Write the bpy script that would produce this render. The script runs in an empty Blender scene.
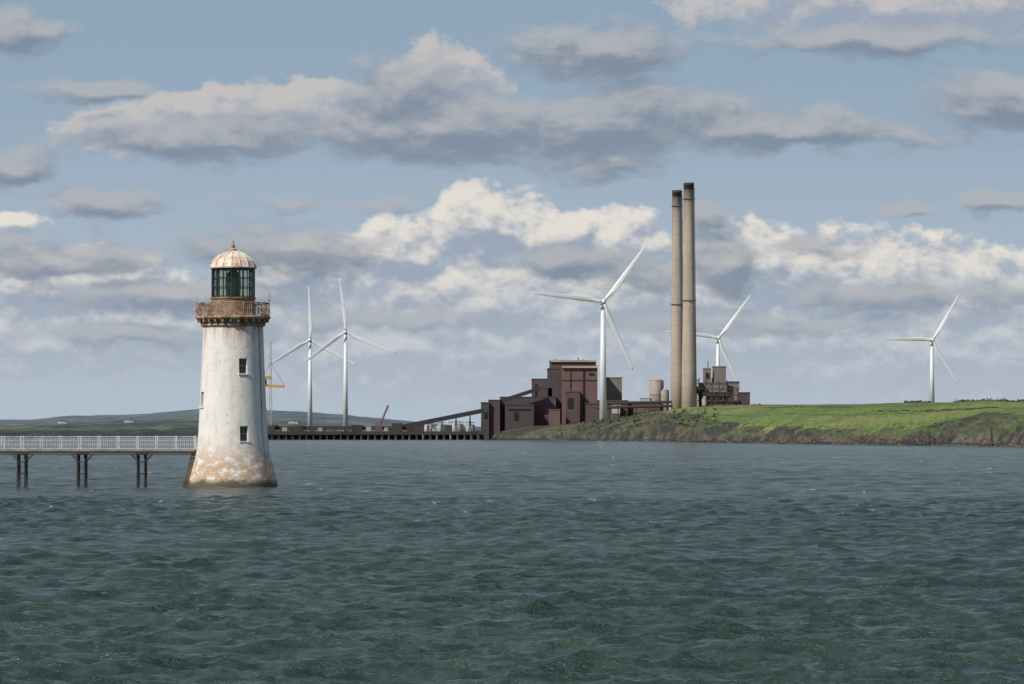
import bpy, bmesh, math, random
import numpy as np
from mathutils import Vector, Matrix
random.seed(7); rng=np.random.default_rng(11)
F=3840.0; CH=5.15
def X(px,D): return (px-512)/F*D
def Z(py,D): return CH+(432-py)/F*D
def lin(r,g,b):
    f=lambda c:(c/255/12.92) if c/255<=0.04045 else ((c/255+0.055)/1.055)**2.4
    return (f(r),f(g),f(b),1)
scene=bpy.context.scene
# ------------------------------------------------------------ node helper
class NT:
    def __init__(s,nt): s.nt=nt
    def n(s,t,**k):
        nd=s.nt.nodes.new(t)
        for a,b in k.items(): setattr(nd,a,b)
        return nd
    def setin(s,sock,v):
        if isinstance(v,bpy.types.NodeSocket): s.nt.links.new(v,sock)
        elif v is not None: sock.default_value=v
    def m(s,op,a,b=None,c=None,clamp=False):
        nd=s.n('ShaderNodeMath',operation=op); nd.use_clamp=clamp
        for i,v in enumerate((a,b,c)): s.setin(nd.inputs[i],v)
        return nd.outputs[0]
    def v(s,op,a,b=None,c=None):
        nd=s.n('ShaderNodeVectorMath',operation=op)
        for i,v in enumerate((a,b,c)):
            if op=='SCALE' and i==1: s.setin(nd.inputs['Scale'],v); continue
            s.setin(nd.inputs[i],v)
        return nd.outputs['Value'] if op in('LENGTH','DOT_PRODUCT') else nd.outputs[0]
    def noise(s,vec,scale,detail=4,rough=.5,col=False,dist=0,lac=2):
        nd=s.n('ShaderNodeTexNoise'); nd.inputs['Scale'].default_value=scale
        nd.inputs['Detail'].default_value=detail; nd.inputs['Roughness'].default_value=rough
        nd.inputs['Distortion'].default_value=dist; nd.inputs['Lacunarity'].default_value=lac
        if vec is not None: s.nt.links.new(vec,nd.inputs['Vector'])
        return nd.outputs['Color' if col else 'Fac']
    def ss(s,x,a,b,lo=0,hi=1,t='SMOOTHSTEP'):
        nd=s.n('ShaderNodeMapRange'); nd.interpolation_type=t; nd.clamp=True
        s.setin(nd.inputs[0],x)
        for i,v in enumerate((a,b,lo,hi)): s.setin(nd.inputs[i+1],v)
        return nd.outputs[0]
    def mix(s,f,a,b,bt='MIX'):
        nd=s.n('ShaderNodeMix',data_type='RGBA',blend_type=bt)
        s.setin(nd.inputs[0],f); s.setin(nd.inputs[6],a); s.setin(nd.inputs[7],b)
        return nd.outputs[2]
    def comb(s,x,y,z):
        nd=s.n('ShaderNodeCombineXYZ')
        for i,v in enumerate((x,y,z)): s.setin(nd.inputs[i],v)
        return nd.outputs[0]
    def sep(s,v):
        nd=s.n('ShaderNodeSeparateXYZ'); s.nt.links.new(v,nd.inputs[0]); return nd.outputs
def newmat(name):
    m=bpy.data.materials.new(name); m.use_nodes=True
    t=NT(m.node_tree); b=m.node_tree.nodes['Principled BSDF']
    return m,t,b
def simple(name,col,rough=.7,var=.25,scale=.5,col2=None,metal=0,stretch=(1,1,1),bump=0.0,lo=.4,hi=.7):
    m,t,b=newmat(name)
    tc=t.n('ShaderNodeTexCoord').outputs['Object']
    p=t.v('MULTIPLY',tc,stretch)
    n=t.noise(p,scale,6,.6)
    c2=col2 or tuple(c*(1-var) for c in col[:3])+(1,)
    c=t.mix(t.ss(n,lo,hi),col,c2)
    n2=t.noise(tc,scale*6,4,.6)
    c=t.mix(.3,c,t.mix(n2,(.6,.6,.6,1),(1.3,1.3,1.3,1)),'MULTIPLY')
    t.setin(b.inputs['Base Color'],c); b.inputs['Roughness'].default_value=rough
    b.inputs['Metallic'].default_value=metal
    if bump:
        bn=t.n('ShaderNodeBump'); bn.inputs['Strength'].default_value=bump
        t.setin(bn.inputs['Height'],n2); t.setin(b.inputs['Normal'],bn.outputs[0])
    return m
# ------------------------------------------------------------ mesh helpers
def empty(name,loc=(0,0,0)):
    e=bpy.data.objects.new(name,None); e.location=loc; scene.collection.objects.link(e); return e
def obj(name,bm,mat,parent=None,smooth=False,loc=(0,0,0)):
    me=bpy.data.meshes.new(name)
    bmesh.ops.recalc_face_normals(bm,faces=bm.faces)
    bm.to_mesh(me); bm.free()
    if smooth:
        for p in me.polygons: p.use_smooth=True
    o=bpy.data.objects.new(name,me); o.location=loc
    scene.collection.objects.link(o)
    if mat: me.materials.append(mat)
    if parent: o.parent=parent
    return o
def box(bm,x0,x1,y0,y1,z0,z1,M=None):
    vs=[bm.verts.new((x,y,z)) for z in(z0,z1) for x,y in((x0,y0),(x1,y0),(x1,y1),(x0,y1))]
    for f in((3,2,1,0),(4,5,6,7),(0,1,5,4),(1,2,6,5),(2,3,7,6),(3,0,4,7)): bm.faces.new([vs[i] for i in f])
    if M is not None:
        for v in vs: v.co=M@v.co
def tube(bm,p1,p2,r,r2=None,seg=8):
    p1=Vector(p1);p2=Vector(p2); r2=r if r2 is None else r2
    d=(p2-p1).normalized(); a=d.orthogonal().normalized(); b=d.cross(a)
    A=[];B=[]
    for i in range(seg):
        t=2*math.pi*i/seg; o=a*math.cos(t)+b*math.sin(t)
        A.append(bm.verts.new(p1+o*r)); B.append(bm.verts.new(p2+o*r2))
    for i in range(seg):
        j=(i+1)%seg; bm.faces.new((A[i],A[j],B[j],B[i]))
    bm.faces.new(A[::-1]); bm.faces.new(B)
def lathe(bm,prof,seg=64,cap=True):
    rings=[]
    for r,z in prof:
        rings.append([bm.verts.new((r*math.cos(2*math.pi*i/seg),r*math.sin(2*math.pi*i/seg),z)) for i in range(seg)])
    for a,b in zip(rings,rings[1:]):
        for i in range(seg):
            j=(i+1)%seg; bm.faces.new((a[i],a[j],b[j],b[i]))
    if cap: bm.faces.new(rings[0][::-1]); bm.faces.new(rings[-1])
def ring(bm,R,z,r,seg=48,s2=6):
    V=[[bm.verts.new(((R+r*math.cos(q))*math.cos(p),(R+r*math.cos(q))*math.sin(p),z+r*math.sin(q)))
        for q in [2*math.pi*k/s2 for k in range(s2)]] for p in [2*math.pi*i/seg for i in range(seg)]]
    for i in range(seg):
        for k in range(s2):
            bm.faces.new((V[i][k],V[(i+1)%seg][k],V[(i+1)%seg][(k+1)%s2],V[i][(k+1)%s2]))
def gridmesh(name,P,mat,smooth=True,attrs=None):
    R,C=P.shape[:2]
    me=bpy.data.meshes.new(name)
    me.vertices.add(R*C); me.vertices.foreach_set('co',P.reshape(-1).astype(np.float32))
    idx=np.arange(R*C).reshape(R,C)
    q=np.stack([idx[:-1,:-1],idx[:-1,1:],idx[1:,1:],idx[1:,:-1]],-1).reshape(-1,4)
    n=len(q); me.loops.add(n*4); me.polygons.add(n)
    me.loops.foreach_set('vertex_index',q.reshape(-1).astype(np.int32))
    me.polygons.foreach_set('loop_start',np.arange(0,n*4,4,dtype=np.int32))
    try: me.polygons.foreach_set('loop_total',np.full(n,4,dtype=np.int32))
    except Exception: pass
    me.polygons.foreach_set('use_smooth',np.full(n,smooth))
    me.update(calc_edges=True)
    for k,a in (attrs or {}).items():
        at=me.attributes.new(k,'FLOAT_COLOR','POINT')
        c=np.ones((R*C,4),np.float32); c[:,:3]=a.reshape(-1,3); at.data.foreach_set('color',c.reshape(-1))
    me.validate()
    o=bpy.data.objects.new(name,me); scene.collection.objects.link(o); me.materials.append(mat)
    return o
def sst(x,a,b):
    t=np.clip((x-a)/(b-a),0,1); return t*t*(3-2*t)
def npnoise(x,y,sc,seed=0,octv=4):
    out=0;amp=.5;tot=0
    for o in range(octv):
        r=np.random.default_rng(seed+o*17).random((256,256))
        u=x/sc*2**o; v=y/sc*2**o
        iu=np.floor(u).astype(int); iv=np.floor(v).astype(int)
        fu=u-iu; fv=v-iv; fu=fu*fu*(3-2*fu); fv=fv*fv*(3-2*fv)
        g=lambda a,b:r[a%256,b%256]
        out=out+amp*((g(iu,iv)*(1-fu)+g(iu+1,iv)*fu)*(1-fv)+(g(iu,iv+1)*(1-fu)+g(iu+1,iv+1)*fu)*fv)
        tot+=amp; amp*=.5
    return out/tot
# ------------------------------------------------------------ camera, sun
cam=bpy.data.cameras.new('camera'); co=bpy.data.objects.new('camera',cam); scene.collection.objects.link(co)
cam.lens=135; cam.sensor_width=36; cam.clip_start=1; cam.clip_end=120000
co.location=(0,0,CH); co.rotation_euler=(math.radians(90)+math.atan(90/F),0,0)
scene.camera=co
SEL=math.radians(42); SROT=math.radians(228)
sd=Vector((math.sin(SROT)*math.cos(SEL),math.cos(SROT)*math.cos(SEL),math.sin(SEL)))
sl=bpy.data.lights.new('sun','SUN'); sl.energy=4.0; sl.angle=math.radians(.5); sl.color=(1,.94,.85)
so=bpy.data.objects.new('sun',sl); scene.collection.objects.link(so)
so.rotation_euler=sd.to_track_quat('Z','Y').to_euler(); so.location=(-200,-200,300)
scene.view_settings.view_transform='Standard'; scene.view_settings.look='None'; scene.view_settings.exposure=0
# ------------------------------------------------------------ sky
world=bpy.data.worlds.new('World'); scene.world=world; world.use_nodes=True
try:
    world.cycles.sampling_method='MANUAL'; world.cycles.sample_map_resolution=256
except Exception: pass
W=NT(world.node_tree); wn=world.node_tree
bg=wn.nodes['Background']
sky=W.n('ShaderNodeTexSky',sky_type='NISHITA'); sky.sun_disc=False
sky.sun_elevation=SEL; sky.sun_rotation=SROT; sky.air_density=1; sky.dust_density=1.2; sky.ozone_density=1.5
DEG=math.degrees(1)/F
def A(px): return (px-512)*DEG
def E(py): return (432-py)*DEG
def density_group(name,blobs,wscale,wamp,nscale,namp,stretch,zoff,rough=.58):
    g=bpy.data.node_groups.new(name,'ShaderNodeTree')
    g.interface.new_socket('P',in_out='INPUT',socket_type='NodeSocketVector')
    g.interface.new_socket('D',in_out='OUTPUT',socket_type='NodeSocketFloat')
    t=NT(g); gi=t.n('NodeGroupInput').outputs[0]; go=t.n('NodeGroupOutput')
    Ps=t.v('ADD',t.v('MULTIPLY',gi,stretch),(0,0,zoff))
    w=t.v('SUBTRACT',t.noise(Ps,wscale,2,.5,col=True),(.5,.5,.5))
    P=t.v('MULTIPLY_ADD',w,(wamp,wamp*.6,0),gi)
    acc=None
    for (px,py,rx,ry,s) in blobs:
        ix,iy=1/(rx*DEG),1/(ry*DEG)
        q=t.v('MULTIPLY_ADD',P,(ix,iy,0),(-A(px)*ix,-E(py)*iy,0))
        l=t.v('LENGTH',q)
        d=t.m('MULTIPLY_ADD',l,-s,s)
        acc=d if acc is None else t.m('SMOOTH_MAX',acc,d,.15)
    acc=t.m('MAXIMUM',acc,-1.0)
    f=t.noise(Ps,nscale,6,rough)
    D=t.m('ADD',acc,t.m('MULTIPLY',t.m('SUBTRACT',f,.5),namp))
    t.setin(go.inputs[0],D)
    return g
blA=[(480,225,60,42,1.3),(545,235,65,36,1.2),(610,248,60,40,1),(390,255,60,40,.9),(780,272,120,50,1),(880,275,110,45,.9),
 (960,300,120,55,.9),(300,275,60,36,.8),(640,300,140,50,1),(480,305,140,45,1),(60,285,130,40,.9),(170,330,220,50,.95),
 (430,350,260,60,1),(700,345,250,60,1),(950,350,220,60,1),(30,345,150,40,.8),(290,108,80,30,1),(140,130,90,30,.9),
 (445,85,60,45,.9),(860,5,200,42,1.2),(200,108,90,20,.8),(15,225,40,12,.7)]
blB=[(450,130,170,38,1),(620,125,150,46,1),(780,130,150,28,1),(210,140,150,26,.9),(600,50,110,32,1),(400,95,70,40,.8),
 (20,35,56,24,1),(90,95,65,11,.9),(18,172,50,23,1.05),(108,205,62,18,1.1),(60,262,120,26,.9),(280,252,110,32,1),(560,262,50,22,.9),
 (725,262,42,40,1),(640,275,50,20,.6),(820,250,60,13,.8),(905,211,34,9,1.1),(995,205,42,13,1.1),(1005,105,85,36,1),
 (610,160,60,26,.8),(900,295,130,16,.7),(180,295,170,20,.9),(400,320,150,14,.6),(760,325,170,14,.6),(880,42,170,18,.8),
 (710,215,30,14,.8),(120,335,140,14,.6),(330,205,90,10,.4),(900,140,110,14,.6)]
gA=density_group('cumulus',blA,1.3,.9,2.0,1.4,(1,1.4,1),3.1,.6)
gB=density_group('stratocumulus',blB,1.5,.8,1.6,1.5,(.8,1.5,1),9.7,.6)
geo=W.n('ShaderNodeTexCoord').outputs['Generated']
dirv=W.v('NORMALIZE',geo)
sx,sy,sz=W.sep(dirv)
az=W.m('MULTIPLY',W.m('ARCTAN2',sx,sy),math.degrees(1))
el=W.m('MULTIPLY',W.m('ARCSINE',sz),math.degrees(1))
P0=W.comb(az,el,0.0)
out=W.m('MAXIMUM',W.ss(el,6.6,9),W.ss(W.m('ABSOLUTE',az),8,11))
gen=W.v('MULTIPLY',dirv,(2.2,2.2,5))
gn=W.m('MULTIPLY_ADD',W.noise(gen,1.6,6,.55),4.0,-2.0)
def samp(g,P):
    nd=W.n('ShaderNodeGroup'); nd.node_tree=g; W.setin(nd.inputs[0],P)
    nd2=W.n('ShaderNodeMix',data_type='FLOAT'); W.setin(nd2.inputs[0],out); W.setin(nd2.inputs[2],nd.outputs[0]); W.setin(nd2.inputs[3],gn)
    return nd2.outputs[0]
off=W.v('ADD',P0,(-.10,.20,0)); 
dA=samp(gA,P0); dA2=samp(gA,off); dB=samp(gB,P0); dB2=samp(gB,off)
skyc=W.v('SCALE',sky.outputs[0],.1)
tint=W.mix(1.0,skyc,(.80,.93,1.02,1),'MULTIPLY')
blue=W.mix(W.ss(el,0,7),lin(176,189,202),lin(141,164,185))
clear=W.mix(W.ss(el,9,25),blue,tint)
covA=W.ss(dA,-.10,.22)
shA=W.ss(W.m('MULTIPLY_ADD',W.m('SUBTRACT',dA,dA2),1.0,W.m('MULTIPLY',dA,-.12)),-.30,.40)
litA=W.mix(W.ss(el,3.4,4.4),lin(230,224,214),lin(197,194,192))
litA=W.mix(W.ss(el,2.7,1.4),litA,lin(208,209,211))
cA=W.mix(shA,lin(154,166,183),litA)
lowhaze=W.ss(el,.1,2.7,.75,0)
cA=W.mix(lowhaze,cA,lin(183,192,203))
col=W.mix(W.m('MULTIPLY',covA,.93),clear,cA)
covB=W.ss(dB,-.18,.46)
shB=W.ss(W.m('MULTIPLY_ADD',W.m('SUBTRACT',dB,dB2),1.0,W.m('MULTIPLY',dB,-.15)),-.38,.5)
cB=W.mix(shB,lin(126,139,156),lin(176,179,184))
cB=W.mix(W.m('MULTIPLY',lowhaze,.8),cB,lin(164,177,193))
col=W.mix(W.m('MULTIPLY',covB,.88),col,cB)
W.setin(bg.inputs[0],col); bg.inputs[1].default_value=1.0
# ------------------------------------------------------------ sea
azd=np.radians(np.linspace(-9.0,9.0,740))
side=np.radians(9.0+np.cumsum(np.geomspace(.04,8,70)))
side=side[side<math.pi*0.995]
azs=np.concatenate([-math.pi*np.ones(1),-side[::-1],azd,side,math.pi*np.ones(1)])
rs=[2,8,20,35,50,60,66]
r=70.
while r<2600: rs.append(r); r*=(1.0017 if r<300 else 1.0027)
while r<90000: rs.append(r); r*=1.08
rs=np.array(rs)
daz=np.gradient(azs); dr=np.gradient(rs)
RR,AA=np.meshgrid(rs,azs,indexing='ij')
x=(RR*np.sin(AA)).astype(np.float32); y=(RR*np.cos(AA)).astype(np.float32)
sp=np.maximum(dr[:,None]*.8,RR*daz[None,:]).astype(np.float32)
z=np.zeros_like(x); hx=np.zeros_like(x); hy=np.zeros_like(x)
lam=np.concatenate([np.geomspace(.28,3.2,84),np.geomspace(3.4,10,22)])
for L in lam:
    th=math.radians(205)+rng.normal(0,.6)
    k=2*math.pi/L*rng.uniform(.95,1.05); ph=rng.uniform(0,6.28)
    a=.056*L/(2*math.pi)*(1. if L<1.2 else (1.2/L)**.66)
    att=np.clip((L/sp-1.9)/1.8,0,1)*a
    kx,ky=math.sin(th),math.cos(th)
    p=(k*(kx*x+ky*y)+ph).astype(np.float32)
    s=np.sin(p); c=np.cos(p)
    z+=att*c; hx-=att*s*kx*.9; hy-=att*s*ky*.9
gust=(.6+.8*npnoise(x/1.0,y/1.0,45,5,3)).astype(np.float32)
z*=gust
msea,t,b=newmat('sea_water')
pos=t.n('ShaderNodeNewGeometry').outputs['Position']
pp=t.v('MULTIPLY',pos,(.75,1,1))
patch=t.noise(t.v('MULTIPLY',pos,(.004,.009,0)),1,4,.55)
patch2=t.noise(t.v('MULTIPLY',pos,(.03,.012,0)),1,4,.6)
n1=t.noise(pp,1.6,4,.68); n2=t.noise(pp,7,4,.68)
hgt=t.m('ADD',t.m('MULTIPLY',n1,.46),t.m('MULTIPLY',n2,.16))
bn=t.n('ShaderNodeBump'); bn.inputs['Distance'].default_value=1.0
gs=t.m('MULTIPLY',t.ss(patch,.35,.65,.75,1.0),t.ss(patch2,.35,.65,.6,1.0))
t.setin(bn.inputs['Strength'],gs); t.setin(bn.inputs['Height'],hgt)
# wavelet slopes added straight to the surface normal, so the chop also shades at long range
slope=t.v('SUBTRACT',t.noise(t.v('MULTIPLY',pos,(.5,.8,0)),1.0,5,.72,col=True),(.5,.5,.5))
slope=t.v('MULTIPLY',slope,(1.3,1.7,0))
nrm=t.v('NORMALIZE',t.v('ADD',bn.outputs[0],t.v('SCALE',slope,gs)))
wcol=t.mix(t.ss(patch,.35,.65),(.015,.033,.028,1),(.022,.043,.034,1))
wcol=t.mix(t.ss(t.noise(pp,.5,5,.65),.40,.65),wcol,(.034,.062,.047,1))
fo=t.noise(t.v('MULTIPLY',pos,(.42,.11,0)),1,5,.62)
fo2=t.noise(t.v('MULTIPLY',pos,(4.0,2.0,0)),1,3,.6)
far=t.ss(t.sep(pos)[1],130,260)
foam=t.m('MULTIPLY',t.m('MULTIPLY',t.ss(fo,.655,.69),t.ss(fo2,.44,.6)),far)
wcol=t.mix(t.m('MULTIPLY',foam,.75),wcol,(.7,.72,.7,1))
t.setin(b.inputs['Base Color'],wcol); t.setin(b.inputs['Roughness'],t.m('MULTIPLY_ADD',foam,.5,.18))
b.inputs['IOR'].default_value=1.33; b.inputs['Specular IOR Level'].default_value=.38
t.setin(b.inputs['Normal'],nrm)
gridmesh('sea',np.stack([x+hx,y+hy,z],-1),msea)
# ------------------------------------------------------------ headland
cols=np.concatenate([np.linspace(470,1080,620),np.linspace(1085,1900,120)])
kp=[470,500,560,600,640,700,800,900,1024,1200,1500,1900]
Ds=np.interp(cols,kp,[2700,2590,2420,2230,2110,1900,1650,1480,1330,1180,1000,850])
Tr=np.interp(cols,kp,[120,120,150,200,250,320,310,330,330,330,330,330])
Hy=np.interp(cols,[470,500,530,560,590,610,640,690,720,750,800,850,900,950,985,1024,1100,1900],
             [432,428,426,425,422,419.5,414.5,407.5,406,405.5,404.5,404.5,403.5,403,401.5,402.3,403,403])
Hm=CH+(432-Hy)/F*(Ds+Tr)
ts=np.concatenate([np.linspace(-12,60,60),np.linspace(63,420,110),np.linspace(440,2600,40)])
T,C=np.meshgrid(ts,np.arange(len(cols)),indexing='ij')
px=cols[C]; D0=Ds[C]
T2=T+ (npnoise(px,T*0,14,3,4)-.5)*26*np.clip(1-T/120,0,1)
cx=np.interp(px,[560,640,720,880,960,1024,1900],[.30,.38,.18,.12,.28,.36,.3])
cx=cx+ (npnoise(px,T*0,22,8,3)-.5)*.12
h=Hm[C]*(cx*sst(T2,0,22)+(1-cx)*np.where(T<Tr[C],np.sin(np.clip(T2/Tr[C],0,1)**.9*math.pi/2),1))
h=np.where(T2<0,T2*.25,h)
Dd=D0+T
xx=(px-512)/F*Dd; yy=Dd
h+=(npnoise(xx,yy,40,21,4)-.5)*1.3*sst(T2,4,30)+(npnoise(xx,yy,7,31,3)-.5)*2.0*sst(T2,1,6)*(1-sst(T2,40,90))
h-= sst(T,500,2500)*6
nz=npnoise(xx,yy,30,41,5); nz2=npnoise(xx,yy,9,51,4)
rock=np.array([.13,.105,.078]); dark=np.array([.035,.034,.025]); scrub=np.array([.072,.082,.034]); brown=np.array([.12,.09,.05])
grass=np.array([.128,.185,.036]); grass2=np.array([.18,.20,.055]); grass3=np.array([.088,.135,.030])
def mx(a,b,f): return a*(1-f[...,None])+b*f[...,None]
base=mx(mx(np.broadcast_to(scrub,T.shape+(3,)),brown,sst(nz2,.42,.62)),dark,sst(nz,.47,.62)*.8)
fieldid=npnoise(px*1.0,T*1.3,120,61,1)
g=mx(mx(np.broadcast_to(grass,T.shape+(3,)),grass2,sst(fieldid,.5,.56)),grass3,sst(nz,.45,.7)*.6)
g=mx(g,brown*1.2,sst(T,215,245)*(1-sst(T,285,300))*sst(px,720,760)*(1-sst(px,930,960))*.5)
edge=np.interp(px,[470,600,660,700,730,780,850,930,980,1024,1900],[400,260,210,120,55,36,36,55,100,85,60])+ (nz-.5)*80
f=sst(T2,edge-6,edge+6)
colr=mx(base,g,f)
colr=mx(colr,grass3,(1-f)*sst(npnoise(px*1.,T*.8,18,91,3),.52,.62)*sst(px,620,700)*.6)
rf=(1-sst(T2,5+5*nz2,11+12*nz2))
colr=mx(colr,mx(np.broadcast_to(rock,T.shape+(3,)),dark,sst(nz2,.40,.6)),rf)
colr=mx(colr,np.array([.024,.024,.019]),1-sst(h,.6,1.7))
for k,(tt,w) in enumerate([(125,2.5),(205,3),(265,3)]):
    ln=np.exp(-((T-(tt+(px-800)*(.05-.06*k)+ (npnoise(px,px*0,60,70+k,2)-.5)*20))/w)**2)*(px>700)*sst(npnoise(px,px*0,50,170+k,2),.35,.45)
    colr=mx(colr,np.array([.045,.06,.022]),np.clip(ln*1.1,0,.9))
mland,t,b=newmat('headland_ground')
at=t.n('ShaderNodeAttribute',attribute_name='albedo').outputs['Color']
pos=t.n('ShaderNodeNewGeometry').outputs['Position']
nn=t.noise(t.v('MULTIPLY',pos,(1,.35,1)),.45,6,.7)
c=t.mix(1,at,t.mix(t.ss(nn,.3,.7),(.55,.55,.55,1),(1.3,1.3,1.3,1)),'MULTIPLY')
c=t.mix(.04,c,lin(160,175,192))  # faint blue-grey distance haze blended into the ground colour
t.setin(b.inputs['Base Color'],c); b.inputs['Roughness'].default_value=.95; b.inputs['Specular IOR Level'].default_value=.1
bn=t.n('ShaderNodeBump'); bn.inputs['Distance'].default_value=1.5; bn.inputs['Strength'].default_value=.6
t.setin(bn.inputs['Height'],nn); t.setin(b.inputs['Normal'],bn.outputs[0])
gridmesh('headland',np.stack([xx,yy,h],-1),mland,attrs={'albedo':colr})
mleaf=simple('foliage',(.06,.085,.03,1),.9,.5,.3)
bm=bmesh.new()
def ground(pxv,tv):
    ci=int(np.argmin(abs(cols-pxv))); ri=int(np.argmin(abs(ts-tv)))
    return xx[ri,ci],yy[ri,ci],h[ri,ci]
def clump(bm,x,y,z,s,n=16):
    for _ in range(n):
        d=Vector((random.gauss(0,.5),random.gauss(0,.5),abs(random.gauss(.35,.35))))*s
        q=s*random.uniform(.25,.5)
        a=Vector((random.uniform(-1,1),random.uniform(-1,1),random.uniform(-1,1))).normalized()*q
        bb=a.orthogonal().normalized()*q
        c0=Vector((x,y,z))+d
        bm.faces.new([bm.verts.new(c0+a),bm.verts.new(c0+bb),bm.verts.new(c0-a),bm.verts.new(c0-bb)])
for (p0,p1,tv0,tv1,s) in [(700,760,300,315,.9),(905,930,318,322,1.0),(955,1030,320,326,1.0),(770,850,205,205,.6),(880,1000,150,135,.7),(1000,1060,250,250,.7)]:
    n=int((p1-p0)*1.6)
    for i in range(n):
        f_=i/n; gx,gy,gz=ground(p0+(p1-p0)*f_,tv0+(tv1-tv0)*f_)
        if random.random()<.15: continue
        clump(bm,gx+random.gauss(0,.3),gy,gz-.4,s*random.uniform(.7,1.3),14)
for i in range(300):
    p=random.uniform(560,720); gx,gy,gz=ground(p,random.uniform(20,200))
    clump(bm,gx,gy,gz-.5,random.uniform(.6,1.4))
for i in range(260):
    p=random.uniform(720,1070); gx,gy,gz=ground(p,random.uniform(10,60))
    clump(bm,gx,gy,gz-.3,random.uniform(.3,.8),12)
obj('hedgerow',bm,mleaf)
bm=bmesh.new()
for i in range(1500):
    p=random.uniform(540,1060); gx,gy,gz=ground(p,random.uniform(-3,8))
    s=random.uniform(.25,.85)
    r_=bmesh.ops.create_icosphere(bm,subdivisions=1,radius=s)
    for v in r_['verts']:
        v.co=Vector((v.co.x*random.uniform(.7,1.6),v.co.y*random.uniform(.7,1.3),v.co.z*random.uniform(.3,.8)))+Vector((gx,gy,min(max(gz,0),2.6)+.05))
obj('shore_rocks',bm,simple('shore_rock',(.12,.10,.075,1),.9,.7,.2))
# ------------------------------------------------------------ distant hills
cols2=np.linspace(-900,2300,900); tt=np.concatenate([np.linspace(0,.06,14),np.linspace(.08,1,90)])
T,C=np.meshgrid(tt,np.arange(900),indexing='ij'); px=cols2[C]
Dh=3450+T*6500
sk=np.interp(px,[-900,-300,0,30,70,110,150,185,205,240,290,320,345,400,440,480,600,900,2300],
 [420,416,419,420,416.5,414.5,414,410.5,408.5,410,411,413,415,420,424,427,428,426,424])+(npnoise(px,px*0,30,4,4)-.5)*2.2
Hr=CH+(432-sk)/F*9950
sk2=np.interp(px,[-900,0,90,180,260,300,400,500,2300],[425,423,422,418,420,421,426,429,429])+(npnoise(px,px*0,24,14,4)-.5)*2.5
H2=CH+(432-sk2)/F*6700
hh=(2.5+4*npnoise(px*3,T*900,40,7,3))*sst(T,0,.02)
hh=hh+(H2-6)*sst(T,.12,.5)*(1-.35*sst(T,.5,.62))
hh=np.where(T>.5,hh*(1-sst(T,.55,1))+Hr*sst(T,.55,1),hh)
hh=np.where(T<.002,-2,hh)
xx2=(px-512)/F*Dh
gx_=np.floor(xx2/110+npnoise(xx2,Dh,300,3,2)*2).astype(int); gy_=np.floor(Dh/330+npnoise(xx2,Dh,300,13,2)*2).astype(int)
fv=np.random.default_rng(5).random((997,))[(gx_*31+gy_*57)%997]
near1=np.array([.095,.12,.062]); near2=np.array([.037,.05,.036]); near3=np.array([.16,.175,.085])
ch=mx(mx(np.broadcast_to(near1,T.shape+(3,)),near2,sst(fv,.45,.5)),near3,sst(fv,.8,.82))
ch=mx(ch,near2,sst(npnoise(xx2,Dh,90,33,4),.5,.6))
ch=mx(ch,near2*.8,1-sst(hh,3,6))
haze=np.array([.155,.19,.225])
ch=mx(ch,haze,.15+.6*sst(Dh,3400,9800))  # air haze painted into the hill colours, stronger farther out
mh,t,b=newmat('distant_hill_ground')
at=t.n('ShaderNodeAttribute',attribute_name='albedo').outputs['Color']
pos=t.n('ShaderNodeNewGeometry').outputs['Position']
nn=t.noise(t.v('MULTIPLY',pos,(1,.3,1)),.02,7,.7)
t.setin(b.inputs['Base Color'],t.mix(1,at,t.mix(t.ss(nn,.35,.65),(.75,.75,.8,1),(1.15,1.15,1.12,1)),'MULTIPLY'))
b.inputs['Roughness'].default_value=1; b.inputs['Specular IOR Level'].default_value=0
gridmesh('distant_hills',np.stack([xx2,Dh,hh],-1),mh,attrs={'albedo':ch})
# ------------------------------------------------------------ lighthouse
LD=360.; S=LD/F; LX=X(233,LD)
LH=empty('lighthouse',(LX,LD,0))
mw,t,b=newmat('weathered_white_paint')
tc=t.n('ShaderNodeTexCoord').outputs['Object']
zc=t.sep(tc)[2]
streak=t.noise(t.v('MULTIPLY',tc,(1.5,1.5,.30)),1.2,8,.68)
blot=t.noise(tc,.9,8,.65); fine=t.noise(tc,9,4,.6)
c=t.mix(t.ss(streak,.46,.74),(.75,.72,.67,1),(.57,.52,.44,1))
c=t.mix(t.ss(blot,.52,.72,0,.6),c,(.79,.77,.73,1))
c=t.mix(t.m('MULTIPLY',t.ss(zc,12.2,15.6),t.ss(streak,.40,.58,0,.8)),c,(.42,.25,.14,1))
patchy=t.m('MULTIPLY',t.ss(zc,5.4,1.4),t.ss(t.noise(t.v('MULTIPLY',tc,(1,1,1.6)),1.1,8,.72),.38,.54))
c=t.mix(t.m('MULTIPLY',patchy,.85),c,(.43,.27,.15,1))
c=t.mix(t.m('MULTIPLY',t.ss(t.noise(tc,2.6,6,.7),.59,.66),.6),c,(.38,.29,.20,1))
c=t.mix(t.ss(t.m('MULTIPLY_ADD',blot,-1.5,zc),.2,-.45),c,(.10,.085,.05,1))
c=t.mix(.2,c,t.mix(fine,(.7,.7,.7,1),(1.25,1.25,1.25,1)),'MULTIPLY')
t.setin(b.inputs['Base Color'],c); b.inputs['Roughness'].default_value=.85
bn=t.n('ShaderNodeBump'); bn.inputs['Distance'].default_value=.06; bn.inputs['Strength'].default_value=.8
t.setin(bn.inputs['Height'],t.m('ADD',blot,t.m('MULTIPLY',fine,.5))); t.setin(b.inputs['Normal'],bn.outputs[0])
bm=bmesh.new()
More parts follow.
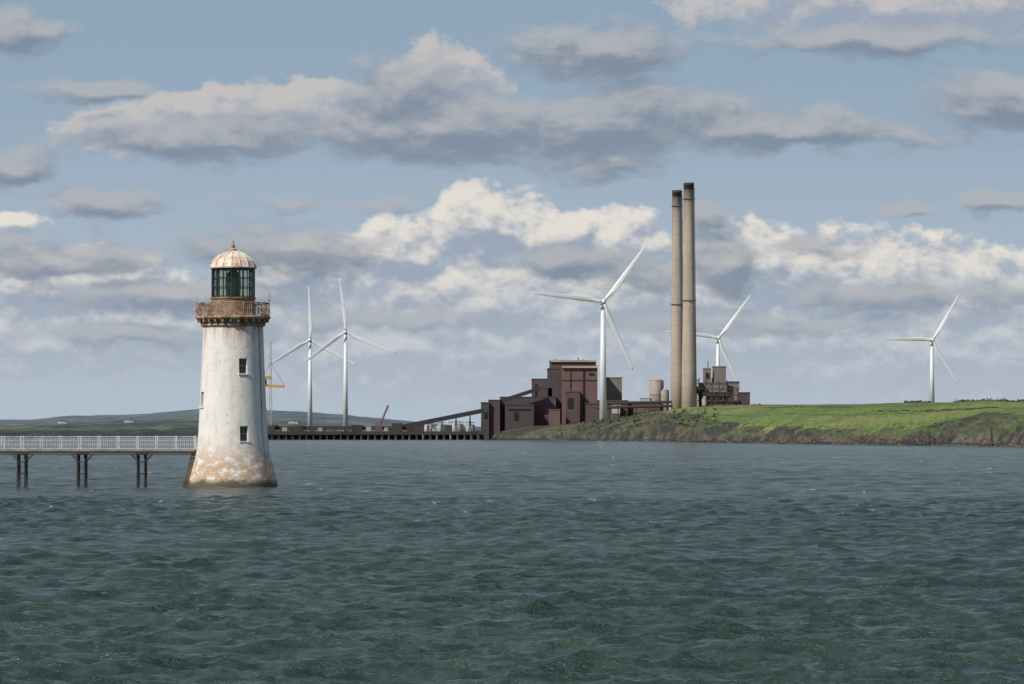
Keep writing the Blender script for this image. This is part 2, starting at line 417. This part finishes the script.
prof=[(4.25,-1.5),(4.22,0),(4.14,.5),(4.0,1.0),(3.82,1.7),(3.63,2.4),(3.46,3.2),(3.34,4.0),(3.24,5.0),(3.16,6.5),(3.08,8.2),(2.99,10.2),(2.91,12.2),(2.84,14.2),(2.80,15.1),(2.80,15.2)]
lathe(bm,prof,96)
body=obj('tower_body',bm,mw,LH,True)
wins=[(23,11.3),(23,5.0),(-66,8.2),(115,8),(200,11)]
cb=bmesh.new()
def wM(ang,zc):
    a=math.radians(ang); return Matrix.Translation((0,0,zc))@Matrix.Rotation(a-math.pi,4,'Z')
def rad(zv): return np.interp(zv,[p[1] for p in prof],[p[0] for p in prof])
for a,zv in wins: box(cb,-.40,.40,rad(zv)-.42,rad(zv)+.6,-.70,.70,wM(a,zv))
cut=obj('cutter',cb,None,LH)
md=body.modifiers.new('b','BOOLEAN'); md.operation='DIFFERENCE'; md.object=cut; md.solver='EXACT'
bpy.context.view_layer.update()
dg=bpy.context.evaluated_depsgraph_get(); me=bpy.data.meshes.new_from_object(body.evaluated_get(dg))
body.modifiers.clear(); body.data=me
bpy.data.objects.remove(cut)
try: me.set_sharp_from_angle(angle=math.radians(40))
except Exception: pass
mblk=simple('black_paint',(.03,.03,.03,1),.45,.3,2)
mglassd=simple('dark_window_glass',(.02,.025,.03,1),.08,.3,1)
mcream=simple('cream_window_paint',(.42,.38,.31,1),.6,.3,3)
b1=bmesh.new(); b2=bmesh.new(); b3=bmesh.new()
for a,zv in wins:
    M=wM(a,zv); r0=rad(zv)
    box(b1,-.40,.40,r0-.40,r0-.385,-.70,.70,M)
    box(b2,-.02,.02,r0-.38,r0-.33,-.66,.66,M); box(b2,-.36,.36,r0-.381,r0-.335,-.02,.02,M)
    box(b2,-.40,-.35,r0-.379,r0-.32,-.69,.69,M); box(b2,.35,.40,r0-.379,r0-.32,-.69,.69,M)
    box(b2,-.35,.35,r0-.378,r0-.32,.64,.69,M); box(b2,-.35,.35,r0-.378,r0-.32,-.69,-.64,M)
    box(b3,-.50,.50,r0-.2,r0+.14,-.82,-.705,M)
obj('window_panes',b1,mglassd,LH); obj('window_frames',b2,mcream,LH); obj('window_sills',b3,mw,LH)
mrust=simple('rusty_paint',(.46,.36,.25,1),.8,.5,1.6,col2=(.22,.105,.055,1),lo=.38,hi=.60,bump=.3)
mrust2=simple('rusty_railing_iron',(.30,.20,.13,1),.8,.5,2.5,col2=(.12,.065,.04,1))
bm=bmesh.new()
lathe(bm,[(2.72,15.0),(2.98,15.05),(3.0,15.2),(2.86,15.27),(2.90,15.4),(3.12,15.62),(3.42,15.72),(3.50,15.78),(3.50,15.98),(3.44,16.02),(2.0,16.03)],96)
obj('gallery_slab',bm,mrust,LH,True)
bm=bmesh.new()
for i in range(28):
    M=Matrix.Rotation(2*math.pi*i/28,4,'Z')
    box(bm,-.09,.09,2.84,3.36,15.42,15.70,M); box(bm,-.085,.085,2.84,3.05,15.22,15.43,M)
obj('corbels',bm,mrust,LH)
bm=bmesh.new()
NP=26
for zz,rr in((16.12,.035),(16.62,.028),(17.22,.05)): ring(bm,3.38,zz,rr,78)
for i in range(NP):
    a=2*math.pi*i/NP; a2=2*math.pi*(i+1)/NP
    c,s=math.cos(a)*3.38,math.sin(a)*3.38; c2,s2=math.cos(a2)*3.38,math.sin(a2)*3.38
    tube(bm,(c,s,16.0),(c,s,17.3),.05,.04)
    tube(bm,(c,s,16.12),(c2,s2,17.2),.022,seg=5); tube(bm,(c,s,17.2),(c2,s2,16.12),.022,seg=5)
    for k in(.25,.5,.75):
        aa=a+(a2-a)*k; tube(bm,(math.cos(aa)*3.38,math.sin(aa)*3.38,16.1),(math.cos(aa)*3.38,math.sin(aa)*3.38,17.2),.018,seg=5)
obj('gallery_railing',bm,mrust,LH)
bm=bmesh.new()
lathe(bm,[(2.12,16.03),(2.12,16.25),(2.04,16.28),(2.04,17.55),(2.14,17.62),(2.14,17.76),(1.2,17.77)],32)
obj('lantern_base_wall',bm,mrust2,LH)
mg,t,b=newmat('lantern_glass')
nt=mg.node_tree; gl=t.n('ShaderNodeBsdfGlossy'); gl.inputs['Roughness'].default_value=.08; gl.inputs['Color'].default_value=(.7,.8,.78,1)
tr=t.n('ShaderNodeBsdfTransparent'); tr.inputs['Color'].default_value=(.70,.78,.70,1)
ms=t.n('ShaderNodeMixShader'); lw=t.n('ShaderNodeLayerWeight'); lw.inputs[0].default_value=.3
nt.links.new(lw.outputs[0],ms.inputs[0]); nt.links.new(tr.outputs[0],ms.inputs[1]); nt.links.new(gl.outputs[0],ms.inputs[2])
nt.links.new(ms.outputs[0],nt.nodes['Material Output'].inputs[0])
bm=bmesh.new(); lathe(bm,[(1.98,17.77),(1.98,20.45)],16,cap=False); obj('lantern_glazing',bm,mg,LH)
bm=bmesh.new()
for i in range(16):
    a=2*math.pi*i/16; a2=2*math.pi*(i+1)/16
    c,s=math.cos(a)*2,math.sin(a)*2; c2,s2=math.cos(a2)*2,math.sin(a2)*2
    tube(bm,(c,s,17.76),(c,s,20.5),.05,seg=6)
    for zz in(17.84,18.7,19.6,20.42): tube(bm,(c,s,zz),(c2,s2,zz),.035,seg=6)
obj('lantern_mullions',bm,mblk,LH)
bm=bmesh.new()
lathe(bm,[(.35,17.7),(.6,17.9),(.7,18.3),(.75,19.0),(.7,19.7),(.5,20.1),(.3,20.3)],24)
obj('lens',bm,simple('lens_glass',(.12,.17,.14,1),.15,.4,2),LH,True)
bm=bmesh.new()
for i in range(5):
    a=math.radians(20+i*72); tube(bm,(1.0*math.cos(a),1.0*math.sin(a),17.7),(1.0*math.cos(a),1.0*math.sin(a),20.4),.05,seg=6)
lathe(bm,[(1.85,20.36),(1.85,20.44)],24)
obj('lens_frame',bm,mblk,LH)
mdome=simple('dome_paint',(.72,.64,.52,1),.6,.4,1.2,col2=(.50,.30,.17,1),lo=.42,hi=.70,bump=.2)
bm=bmesh.new()
lathe(bm,[(1.9,20.46),(2.2,20.48),(2.24,20.6),(2.12,20.72),(2.05,20.9),(1.9,21.2),(1.62,21.52),(1.25,21.78),(.8,21.96),(.42,22.06),(.30,22.12),(.30,22.26),(.38,22.32),(.22,22.4),(.06,22.45)],16)
for i in range(16):
    a=2*math.pi*i/16; pr=[(2.14,20.72),(2.07,20.9),(1.92,21.2),(1.64,21.52),(1.27,21.79),(.82,21.98),(.4,22.08)]
    for p,q in zip(pr,pr[1:]): tube(bm,(p[0]*math.cos(a),p[0]*math.sin(a),p[1]),(q[0]*math.cos(a),q[0]*math.sin(a),q[1]),.04,seg=5)
obj('dome',bm,mdome,LH)
bm=bmesh.new(); 
r_=bmesh.ops.create_uvsphere(bm,u_segments=16,v_segments=10,radius=.2)
for v in r_['verts']: v.co.z+=22.55
tube(bm,(0,0,22.7),(0,0,23.25),.03); tube(bm,(-.25,0,22.93),(.25,0,22.93),.018); tube(bm,(0,-.25,22.93),(0,.25,22.93),.018)
obj('finial',bm,mrust2,LH)
bm=bmesh.new()
tube(bm,(3.42,-.4,15.9),(3.42,-.4,18.3),.06); box(bm,3.25,3.55,-.55,-.25,17.5,17.95); tube(bm,(3.42,-.4,18.1),(3.05,-.4,18.1),.03)
tube(bm,(-3.46,-.3,15.9),(-3.46,-.3,17.8),.045); box(bm,-3.72,-3.45,-.45,-.15,16.5,16.9)
obj('gallery_antenna_post',bm,simple('grey_metal',(.45,.44,.42,1),.5,.3,2),LH)  # antenna post on one side, short post with a box on the other
sn,cs=math.sin(math.radians(62)),math.cos(math.radians(62))
bm=bmesh.new(); tube(bm,(4.02*sn,-4.02*cs,1.),(3.48*sn,-3.48*cs,3.2),.035,seg=6); tube(bm,(3.48*sn,-3.48*cs,3.2),(3.26*sn,-3.26*cs,5),.035,seg=6); tube(bm,(3.26*sn,-3.26*cs,5),(2.84*sn,-2.84*cs,15),.035,seg=6)
obj('lightning_conductor',bm,mrust,LH)
mst=simple('dark_brown_stone',(.13,.10,.07,1),.8,.5,1)  # dark brown base colour with darker mottling
bm=bmesh.new()
vs=[(-4.95,-1),(-3.4,-1),(-3.1,3.3),(-3.8,3.3)]
A_=[bm.verts.new((u,-.7,w)) for u,w in vs]; B_=[bm.verts.new((u,.7,w)) for u,w in vs]
bm.faces.new(A_); bm.faces.new(B_[::-1])
for i in range(4): bm.faces.new((A_[i],B_[i],B_[(i+1)%4],A_[(i+1)%4]))
obj('buttress',bm,mst,LH)
# ------------------------------------------------------------ footbridge
FB=empty('footbridge',(LX-3.45,LD,0))
mwm=simple('white_painted_steel',(.55,.55,.52,1),.6,.4,1.2,col2=(.36,.30,.24,1),lo=.48,hi=.70)
mdk=simple('dark_steel',(.045,.038,.034,1),.7,.4,1.2)
L=150.
bm=bmesh.new(); box(bm,-L,0,-.85,.85,3.36,3.50); obj('deck',bm,simple('deck_planks',(.32,.29,.25,1),.9,.4,1),FB)
bm=bmesh.new()
for yv in(-.8,.8): box(bm,-L,0,yv-.06,yv+.06,3.14,3.35)
for i in range(int(L/1.5)): box(bm,-i*1.5-.05,-i*1.5+.05,-.74,.74,3.18,3.34)
obj('girders',bm,mdk,FB)
bm=bmesh.new()
for yv in(-.86,.86):
    for zz,w in((3.58,.03),(3.98,.018),(4.36,.018),(4.72,.035)): box(bm,-L,0,yv-.03,yv+.03,zz-w,zz+w)
    n=int(L/.36)
    for i in range(n):
        xv=-i*.36-.1; big=i%5==0
        w=.05 if big else .012
        box(bm,xv-w,xv+w,yv-.045 if big else yv-.012,yv+.045 if big else yv+.012,3.501,4.80 if big else 4.70)
obj('railings',bm,mwm,FB)
bm=bmesh.new()
for k in range(12):
    c=X(142,LD)-k*5.6-(LX-3.45)
    for dx in(-.34,.34):
        for dy in(-.7,.7):
            tube(bm,(c+dx,dy*1.15,-2),(c+dx,dy,3.0),.095,.085,10)
    box(bm,c-.55,c+.55,-.95,.95,2.99,3.13)
    for zb_ in(1.2,2.3):
        box(bm,c-.45,c+.45,-.86,-.78,zb_,zb_+.09); box(bm,c-.45,c+.45,.78,.86,zb_,zb_+.09)
    for dx in(-.34,.34):
        tube(bm,(c+dx,-.7,.9),(c+dx,.7,2.5),.035,seg=6); tube(bm,(c+dx,.7,.9),(c+dx,-.7,2.5),.035,seg=6)
    for sg in(-1,1):
        for dy in(-.75,.75): tube(bm,(c+sg*.36,dy,2.4),(c+sg*1.0,dy,3.1),.04,seg=6)
obj('piers',bm,mdk,FB)
bm=bmesh.new(); tube(bm,(-L,-.98,3.05),(0,-.98,3.05),.04,seg=6); obj('pipe',bm,mdk,FB)
# ------------------------------------------------------------ wind turbines
mturb=simple('turbine_white',(.72,.73,.74,1),.4,.08,.05)
def turbine(px,py,pyb,D,R,phase,yaw=5,wd=1.15):
    hz=Z(py,D); bz=min(Z(pyb,D),hz-30)-6; T=empty('wind_turbine',(X(px,D),D,0))
    bm=bmesh.new(); tube(bm,(0,0,bz),(0,0,hz-1.4),2.45,1.3,24); obj('tower',bm,mturb,T,True)
    Yw=Matrix.Rotation(math.radians(yaw),4,'Z')
    bm=bmesh.new()
    M=Matrix.Translation((0,0,hz))@Yw
    sec=[(-2.6,1.3,1.4),(-1.5,1.75,1.8),(2,1.9,1.9),(6,1.6,1.7),(7.5,1.1,1.2)]
    rr=[]
    for yv,a,b_ in sec:
        rr.append([bm.verts.new(M@Vector((a*math.copysign(abs(math.cos(q))**.5,math.cos(q)),yv,b_*math.copysign(abs(math.sin(q))**.5,math.sin(q))))) for q in [2*math.pi*i/16 for i in range(16)]])
    for a,b_ in zip(rr,rr[1:]):
        for i in range(16): bm.faces.new((a[i],a[(i+1)%16],b_[(i+1)%16],b_[i]))
    bm.faces.new(rr[0]); bm.faces.new(rr[-1][::-1])
    obj('nacelle',bm,mturb,T,True)
    bm=bmesh.new()
    M=Matrix.Translation((0,0,hz))@Yw@Matrix.Translation((0,-2.7,0))@Matrix.Rotation(math.radians(90),4,'X')
    lathe(bm,[(1.5,0),(1.55,.8),(1.4,1.7),(1.0,2.5),(.4,3.0)],20)
    for v in bm.verts: v.co=M@v.co
    obj('hub',bm,mturb,T,True)
    for k in range(3):
        ang=math.radians(phase+120*k)
        bm=bmesh.new()
        M=Matrix.Translation((0,0,hz))@Yw@Matrix.Translation((0,-4,0))@Matrix.Rotation(-(ang-math.pi/2),4,'Y')
        prev=None
        n=22
        for i in range(n+1):
            u=i/n; rr_=1+u*(R-1)
            ch_=wd*np.interp(u,[0,.05,.2,.5,.8,.95,1],[1.7,1.8,3.2,2.4,1.6,1.1,.4]); th=np.interp(u,[0,.05,.2,.5,1],[1.7,1.5,.9,.45,.1])
            tw=-math.radians(np.interp(u,[0,.2,1],[16,14,6]))
            cur=[]
            for q in range(12):
                a=2*math.pi*q/12; ex=ch_/2*math.cos(a)+ch_*.22*(u>.04)*min(1,u*6); ey=th/2*math.sin(a)*(1.0+.4*math.cos(a+math.pi))
                cur.append(bm.verts.new(M@Vector((ex*math.cos(tw)-ey*math.sin(tw),ex*math.sin(tw)+ey*math.cos(tw)-u*u*1.0,rr_))))
            if prev:
                for q in range(12): bm.faces.new((prev[q],prev[(q+1)%12],cur[(q+1)%12],cur[q]))
            else: bm.faces.new(cur)
            prev=cur
        bm.faces.new(prev[::-1])
        obj('blade_%d'%(k+1),bm,mturb,T,True)
turbine(603,302,420,2420,46.5,53.5)
turbine(345.5,332,426,3480,49,97)
turbine(310,340,426,3560,49,92)
turbine(718,338,395,3350,47,53.5)
turbine(932,340,404,3350,45,60)
# ------------------------------------------------------------ power station
mch,t,b=newmat('chimney_concrete')
tc=t.n('ShaderNodeTexCoord').outputs['Object']; zc=t.sep(tc)[2]
n=t.noise(t.v('MULTIPLY',tc,(.3,.3,.02)),1,6,.6)
wv=t.m('SINE',t.m('MULTIPLY',zc,.7))
c=t.mix(t.ss(n,.35,.7),(.44,.365,.30,1),(.35,.285,.235,1)); c=t.mix(t.ss(wv,.75,1,0,.18),c,(.25,.20,.16,1))
c=t.mix(t.m('MULTIPLY',t.ss(zc,120,155),t.ss(n,.3,.6,.3,.8)),c,(.19,.16,.14,1))
c=t.mix(t.ss(zc,153.6,154.4),c,(.05,.045,.045,1))
t.setin(b.inputs['Base Color'],c); b.inputs['Roughness'].default_value=.9
mdk2=simple('chimney_steelwork',(.16,.13,.11,1),.7,.4,.3)
def stack(px,pyt,D,rt,rb):
    zt=Z(pyt,D); z0=14; e=empty('smokestack',(X(px,D),D,z0)); H=zt-z0
    bm=bmesh.new(); lathe(bm,[(rb,-8),(rb*.97,H*.2),((rt+rb)/2*.97,H*.5),(rt,H*.9),(rt,H-2.2),(rt+.25,H-2.1),(rt+.25,H-.1),(rt-.6,H),(rt-.6,H-3)],40); obj('shaft',bm,mch,e,True)
    bm=bmesh.new()
    for f in(.5,.93):
        r=np.interp(f,[0,1],[rb,rt])+.05; lathe(bm,[(r,H*f),(r+.7,H*f+.02),(r+.7,H*f+.3),(r,H*f+.32)],32)
        ring(bm,r+.65,H*f+1.2,.05,32,4)
    obj('platforms',bm,mdk2,e)
    bm=bmesh.new(); tube(bm,(rb+.1,-rb*.3,0),(rt+.2,-rt*.3,H-3),.2,.2,6); obj('ladder',bm,mdk2,e)
stack(677.2,190,2660,3.3,4.7)
stack(689,182.5,2580,3.4,5.0)
def clad(name,c1,c2,per=1.2):
    m,t,b=newmat(name)
    tc=t.n('ShaderNodeTexCoord').outputs['Object']; xs,ys,zs=t.sep(tc)
    n=t.noise(t.v('MULTIPLY',tc,(.25,.25,.06)),.6,6,.6)
    st=t.m('SINE',t.m('MULTIPLY',t.m('ADD',xs,ys),2*math.pi/per/2))
    panel=t.noise(t.comb(t.m('FLOOR',t.m('MULTIPLY',t.m('ADD',xs,ys),.10)),0.0,t.m('FLOOR',t.m('MULTIPLY',zs,.10))),3.7,0,.5)
    c=t.mix(t.ss(n,.35,.7),c1,c2); c=t.mix(t.ss(panel,.35,.7,0,.4),c,tuple(q*.6 for q in c1[:3])+(1,))
    c=t.mix(t.ss(st,.3,1,0,.2),c,(c2[0]*.6,c2[1]*.6,c2[2]*.6,1))
    c=t.mix(.05,c,lin(160,175,192))  # slight distance haze mixed into the cladding colour itself
    t.setin(b.inputs['Base Color'],c); b.inputs['Roughness'].default_value=.8
    return m
m_mar=clad('maroon_cladding',(.088,.044,.043,1),(.060,.033,.034,1))
m_brn=clad('russet_cladding',(.18,.092,.068,1),(.13,.066,.052,1))
m_drk=clad('dark_cladding',(.062,.037,.036,1),(.042,.028,.029,1))
m_gry=clad('grey_brown_cladding',(.22,.18,.155,1),(.14,.118,.10,1))
m_bei=simple('beige_concrete',(.42,.36,.30,1),.9,.3,.08)
m_lg=simple('light_grey_cladding',(.42,.42,.41,1),.7,.3,.08)
m_wd=simple('dark_openings',(.02,.018,.02,1),.4,.2,.1)
PS=empty('power_station',(0,0,0))
def blk(name,x0,x1,yt,yb,D,dep,mat,parent=PS,roof=True):
    bm=bmesh.new(); zb=min(Z(yb,D),Z(433,D))-6
    a,b_,zt=X(x0,D),X(x1,D),Z(yt,D)
    box(bm,a,b_,D,D+dep,zb,zt)
    if roof:
        box(bm,a-.3,b_+.3,D-.3,D+.3,zt+.01,zt+.6); box(bm,a-.3,b_+.3,D+dep-.3,D+dep+.3,zt+.01,zt+.6)
        box(bm,a-.3,a+.3,D+.31,D+dep-.31,zt+.01,zt+.6); box(bm,b_-.3,b_+.3,D+.31,D+dep-.31,zt+.01,zt+.6)
    obj(name,bm,mat,parent)
blk('coal_shed',481,489,403,433,2625,40,m_drk)
blk('coal_shed_tower',488.5,500,400.5,433,2628,40,m_mar)
blk('workshop_hall',500,556,397.5,431,2640,70,m_mar)
blk('low_hall',505,534,405,431,2612,24,m_drk)
blk('turbine_hall',532,549,379.5,431,2660,60,m_mar)
blk('turbine_annex',538,552,388,431,2650,12,m_drk)
blk('bunker_bay',548,562.5,369,431,2650,60,m_drk)
blk('boiler_house',562,597.5,366.5,431,2635,70,m_brn)
blk('boiler_house_penthouse',550,596,361.2,370,2660,40,m_mar)
blk('boiler_front',566,580,392,431,2624,10.7,m_mar)
blk('low_annex',549,560,410,431,2600,20,m_brn)
blk('low_annex_shed',586,598,404,425,2606,18,m_mar)
blk('ash_house',606,622,378,412,2700,30,m_gry)
blk('ash_house_lower',598,628,401,420,2600,25,m_mar)
blk('switch_hall',628.5,660,402,418,2610,30,m_mar)
blk('workshop',634,648,406,418,2590,12,m_brn)
blk('control_room',612,620,405,418,2590,8,m_lg)
blk('store',641,650,398.5,410,2630,20,m_lg)
blk('precipitator',700,727,384,412,2640,50,m_gry)
blk('precipitator_low',703,733,393,412,2622,15,m_mar)
blk('precipitator_tower',704,711,369,386,2650,15,m_gry)
blk('precipitator_head',714,726,367,386,2650,20,m_gry)
blk('duct_house',727.5,739,382,412,2642,40,m_gry)
blk('pump_house',739.5,750,393,412,2632,30,m_mar)
blk('flue_house',694,699.5,380,412,2632,30,m_lg)
bm=bmesh.new()
def pl(bm,x0,x1,yt,yb,D,d=.4): box(bm,X(x0,D),X(x1,D),D-d,D,Z(yb,D),Z(yt,D))
pl(bm,583,584.5,370,414,2634.9); pl(bm,570,571,372,390,2634.9,.3); pl(bm,589,594,373,375,2634.9); pl(bm,568,573,398,408,2623.9)
pl(bm,562.3,597,380,380.8,2634.9,.2)
pl(bm,508,531,409,410,2611.9); pl(bm,514,518,412,420,2611.9); pl(bm,630,657,405.5,406.5,2609.9)
for q in range(4): pl(bm,706+q*6,709+q*6,396+(q%2),399,2621.9)
pl(bm,706,709,373,378,2649.9); pl(bm,729,733,386,391,2641.9); pl(bm,484,487,412,418,2624.9); pl(bm,535,537,384,396,2659.9,.3)
obj('openings',bm,m_wd,PS)
bm=bmesh.new()
box(bm,X(561.8,2634),X(597.8,2634),2633.2,2634.6,Z(368,2634),Z(366.2,2634)); box(bm,X(550,2659),X(596.5,2659),2658.6,2659.6,Z(362,2660),Z(360,2660))
for q,hq in((555,358.8),(578,357.5),(583,359.2)): tube(bm,(X(q,2670),2670,Z(361,2670)),(X(q,2670),2670,Z(hq,2670)),.6)
obj('roof_trim_and_vents',bm,m_bei,PS)
bm=bmesh.new()
for zy in(404,408): tube(bm,(X(597,2584),2584,Z(zy,2600)),(X(672,2584),2584,Z(zy-2,2600)),.9,.9,8)
tube(bm,(X(690,2600),2600,Z(392,2600)),(X(704,2600),2640,Z(388,2600)),2.4,2.4,10)
for q in range(9):
    xq=X(600+q*9,2584); tube(bm,(xq,2584,5),(xq,2584,Z(404,2600)),.35,seg=6)
for xq in(699,706,712,719,727,733,738):
    tube(bm,(X(xq,2618),2618,10),(X(xq,2618),2618,Z(random.uniform(372,382) if xq<730 else 388,2618)),.35,seg=6)
for zy in(383,389,395,401): tube(bm,(X(697,2618),2618,Z(zy,2618)),(X(740,2618),2618,Z(zy,2618)),.3,seg=6)
for a_,b_,c_,d_ in((699,401,712,383),(712,401,727,383),(727,401,738,389)): tube(bm,(X(a_,2618),2618,Z(b_,2618)),(X(c_,2618),2618,Z(d_,2618)),.25,seg=5)
tube(bm,(X(601,2695),2695,8),(X(601,2695),2695,Z(372,2695)),.4,seg=6); tube(bm,(X(708,2655),2655,Z(369,2655)),(X(708,2655),2655,Z(361,2655)),.3,seg=6)
obj('pipework',bm,mdk,PS)
def silo(px,yt,yb,D,r,mat=None):
    e=empty('silo',(X(px,D),D,0)); bm=bmesh.new(); zt=Z(yt,D)
    lathe(bm,[(r,Z(yb,D)-8),(r,zt-1.5),(r*.96,zt-.8),(r*.5,zt+.6),(.4,zt+1.2)],32); obj('shell',bm,mat or m_bei,e,True)
    bm=bmesh.new(); ring(bm,r+.1,zt-.4,.12,32,4); tube(bm,(r*.7,-r*.75,0),(r*.7,-r*.75,zt),.3,seg=6)
    for f in(.3,.6): ring(bm,r+.05,(zt-10)*f+12,.12,32,4)
    obj('rails',bm,mdk,e)
silo(656.5,380,412,2634,5.0); silo(665,390,412,2615,2.8); silo(704.5,398,412,2605,1.8,m_lg)
for i,(p,w,yt_) in enumerate([(428,6,425.5),(441,5,425),(456,8,423.5),(470,5,424.5)]): silo(p,yt_,434,2900,w*.75,m_lg)
# ------------------------------------------------------------ jetty + conveyor
JT=empty('jetty',(0,0,0)); JD=2560.
mj=simple('jetty_brown_steel',(.055,.040,.036,1),.8,.4,.05)
bm=bmesh.new(); x0,x1=X(262,JD),X(484,JD)
box(bm,x0,x1,JD,JD+22,3.3,5.6); obj('deck',bm,mj,JT)
bm=bmesh.new(); q=x0+2
while q<x1:
    for dy in(1,8,14,21): tube(bm,(q+dy*.12,JD+dy,-3),(q+dy*.12,JD+dy,3.3),.6,seg=8)
    q+=4.6
obj('piles',bm,mdk,JT)
bm=bmesh.new()
box(bm,x0+4,X(420,JD),JD+7,JD+11,6.6,9.0); q=x0+6
while q<X(420,JD): box(bm,q-.3,q+.3,JD+8,JD+10,5.6,6.6); q+=7
for a,b_,hh_ in((352,362,2.6),(392,402,3.8),(408,424,2.8),(296,303,2.2),(446,452,2.6)): box(bm,X(a,JD),X(b_,JD),JD+2,JD+6.5,5.61,6.2+hh_+1)
obj('conveyor_gallery',bm,mj,JT)
bm=bmesh.new()
for a,b_,hh_ in((282,287,2.4),(318,322,2.2),(366,371,3.0),(384,388,2.2),(432,438,2.2)):
    box(bm,X(a,JD),X(b_,JD),JD+1.2,JD+1.9,5.61,5.6+hh_); box(bm,X(a,JD)-.2,X(b_,JD)+.2,JD+1.0,JD+2.0,5.61+hh_,5.9+hh_)
obj('site_cabins',bm,simple('pale_cabin_paint',(.40,.40,.38,1),.7,.3,.3),JT)
bm=bmesh.new(); q=x0
while q<x1: tube(bm,(q,JD+.3,5.6),(q,JD+.3,6.8),.08,seg=4); q+=2.5
tube(bm,(x0,JD+.3,6.8),(x1,JD+.3,6.8),.08,seg=4)
for q in(300,325,350,410,440,470): tube(bm,(X(q,JD),JD+1,5.6),(X(q,JD),JD+1,13),.12,seg=5)
obj('handrail_and_lamp_posts',bm,mdk,JT)
CV=empty('inclined_conveyor',(0,0,0)); bm=bmesh.new()
def beam(bm,p,q,w,hgt):
    p=Vector(p);q=Vector(q); d=(q-p).normalized(); s_=Vector((0,1,0)); u=d.cross(s_).normalized()
    if u.z<0:u=-u
    vs=[bm.verts.new(e+s_*a*w/2+u*b_*hgt/2) for e in(p,q) for a,b_ in((-1,-1),(1,-1),(1,1),(-1,1))]
    for f in((0,1,2,3),(7,6,5,4),(0,4,5,1),(1,5,6,2),(2,6,7,3),(3,7,4,0)): bm.faces.new([vs[i] for i in f])
pA=(X(386,2600),2600,Z(430,2600)); pB=(X(484,2600),2600,Z(410.5,2600))
beam(bm,pA,pB,5,3.0); beam(bm,(X(500,2600),2632,Z(401,2600)),(X(540,2600),2632,Z(388,2600)),5,2.6)
obj('gallery',bm,simple('conveyor_dark',(.035,.03,.034,1),.8,.3,.1),CV)
bm=bmesh.new()
for k in range(1,7):
    f=k/7; cx_=pA[0]+(pB[0]-pA[0])*f; cz=pA[2]+(pB[2]-pA[2])*f
    for dy in(-2,2): tube(bm,(cx_-1.2,2600+dy,0),(cx_,2600+dy,cz-1.4),.3,seg=6); tube(bm,(cx_+1.2,2600+dy,0),(cx_,2600+dy,cz-1.4),.3,seg=6)
obj('trestles',bm,mdk,CV)
CR=empty('jetty_crane',(X(270,JD),JD+6,0))
my=simple('yellow_crane_paint',(.50,.33,.10,1),.6,.3,.2)
bm=bmesh.new(); zt=Z(341,JD)
for dx in(-.7,.7):
    for dy in(-.7,.7): tube(bm,(dx*1.3,dy*1.3,6),(dx*.5,dy*.5,zt),.2,.12,6)
nz_=18
for i in range(nz_):
    za=6+(zt-6)*i/nz_; zb=6+(zt-6)*(i+1)/nz_; sgn=1 if i%2 else -1
    tube(bm,(-.8*sgn,-.8,za),(.8*sgn,-.8,zb),.09,seg=4); tube(bm,(-.8*sgn,.8,za),(.8*sgn,.8,zb),.09,seg=4)
obj('mast',bm,simple('mast_grey',(.40,.40,.42,1),.6,.2,.2),CR)
bm=bmesh.new(); k=JD/F
beam(bm,(-8*k,0,Z(385.5,JD)),(14*k,0,Z(386.5,JD)),2.2,1.8); beam(bm,(-8*k,0,Z(377.5,JD)),(1*k,0,Z(377.5,JD)),2.2,2.2)
obj('boom',bm,my,CR)
bm=bmesh.new(); box(bm,-8.5*k,-4*k,-2,2,Z(383.9,JD),Z(379.3,JD)); tube(bm,(0,0,Z(362,JD)),(14*k,0,Z(386,JD)),.12,seg=5); tube(bm,(0,0,Z(362,JD)),(-8*k,0,Z(377,JD)),.12,seg=5)
box(bm,-3,3,-3,3,5.7,9); box(bm,-5,5,-.6,.6,9.01,10); obj('base_and_cab',bm,mj,CR)
CR=empty('jetty_crane',(X(379,JD),JD+6,0)); bm=bmesh.new()
beam(bm,(0,0,8),(9*k,0,Z(405,JD)),1.2,1.1); box(bm,-2.5,2,-2,2,5.7,9.5); tube(bm,(-2,0,9.5),(9*k,0,Z(405,JD)),.1,seg=4); tube(bm,(9*k,0,Z(405,JD)),(9*k,0,Z(415,JD)),.1,seg=4)
obj('boom_and_cab',bm,simple('red_crane_paint',(.14,.07,.06,1),.6,.3,.2),CR)
mhw=simple('white_render',(.5,.5,.48,1),.8,.2,.1); mrf=simple('slate_roof',(.09,.09,.095,1),.8,.2,.1)
for i,(p,D) in enumerate([(61,6100),(128,5900),(292,5700),(345,5300)]):
    c_=int(np.argmin(abs(cols2-p))); r_=int(np.argmin(abs(Dh[:,0]-D))); g0=float(hh[r_,c_])
    e=empty('farmhouse',(X(p,D),D,g0)); bm=bmesh.new(); box(bm,-5,5,-3.5,3.5,-2,3); box(bm,5.01,9,-3,3,-2,2.3); obj('walls',bm,mhw,e)
    bm=bmesh.new()
    for (a,b_,w,z0,z1) in((-5.3,5.3,3.9,3.02,5.4),(5.31,9.2,3.3,2.32,4.)):
        v=[bm.verts.new(q) for q in((a,-w,z0),(b_,-w,z0),(b_,w,z0),(a,w,z0),(a,0,z1),(b_,0,z1))]
        for f in((0,1,5,4),(2,3,4,5),(0,4,3),(1,2,5),(0,3,2,1)): bm.faces.new([v[i_] for i_ in f])
    obj('roof',bm,mrf,e)
    bm=bmesh.new(); box(bm,-4.6,-4,-.4,.4,4.8,6.2); obj('chimney',bm,mhw,e)
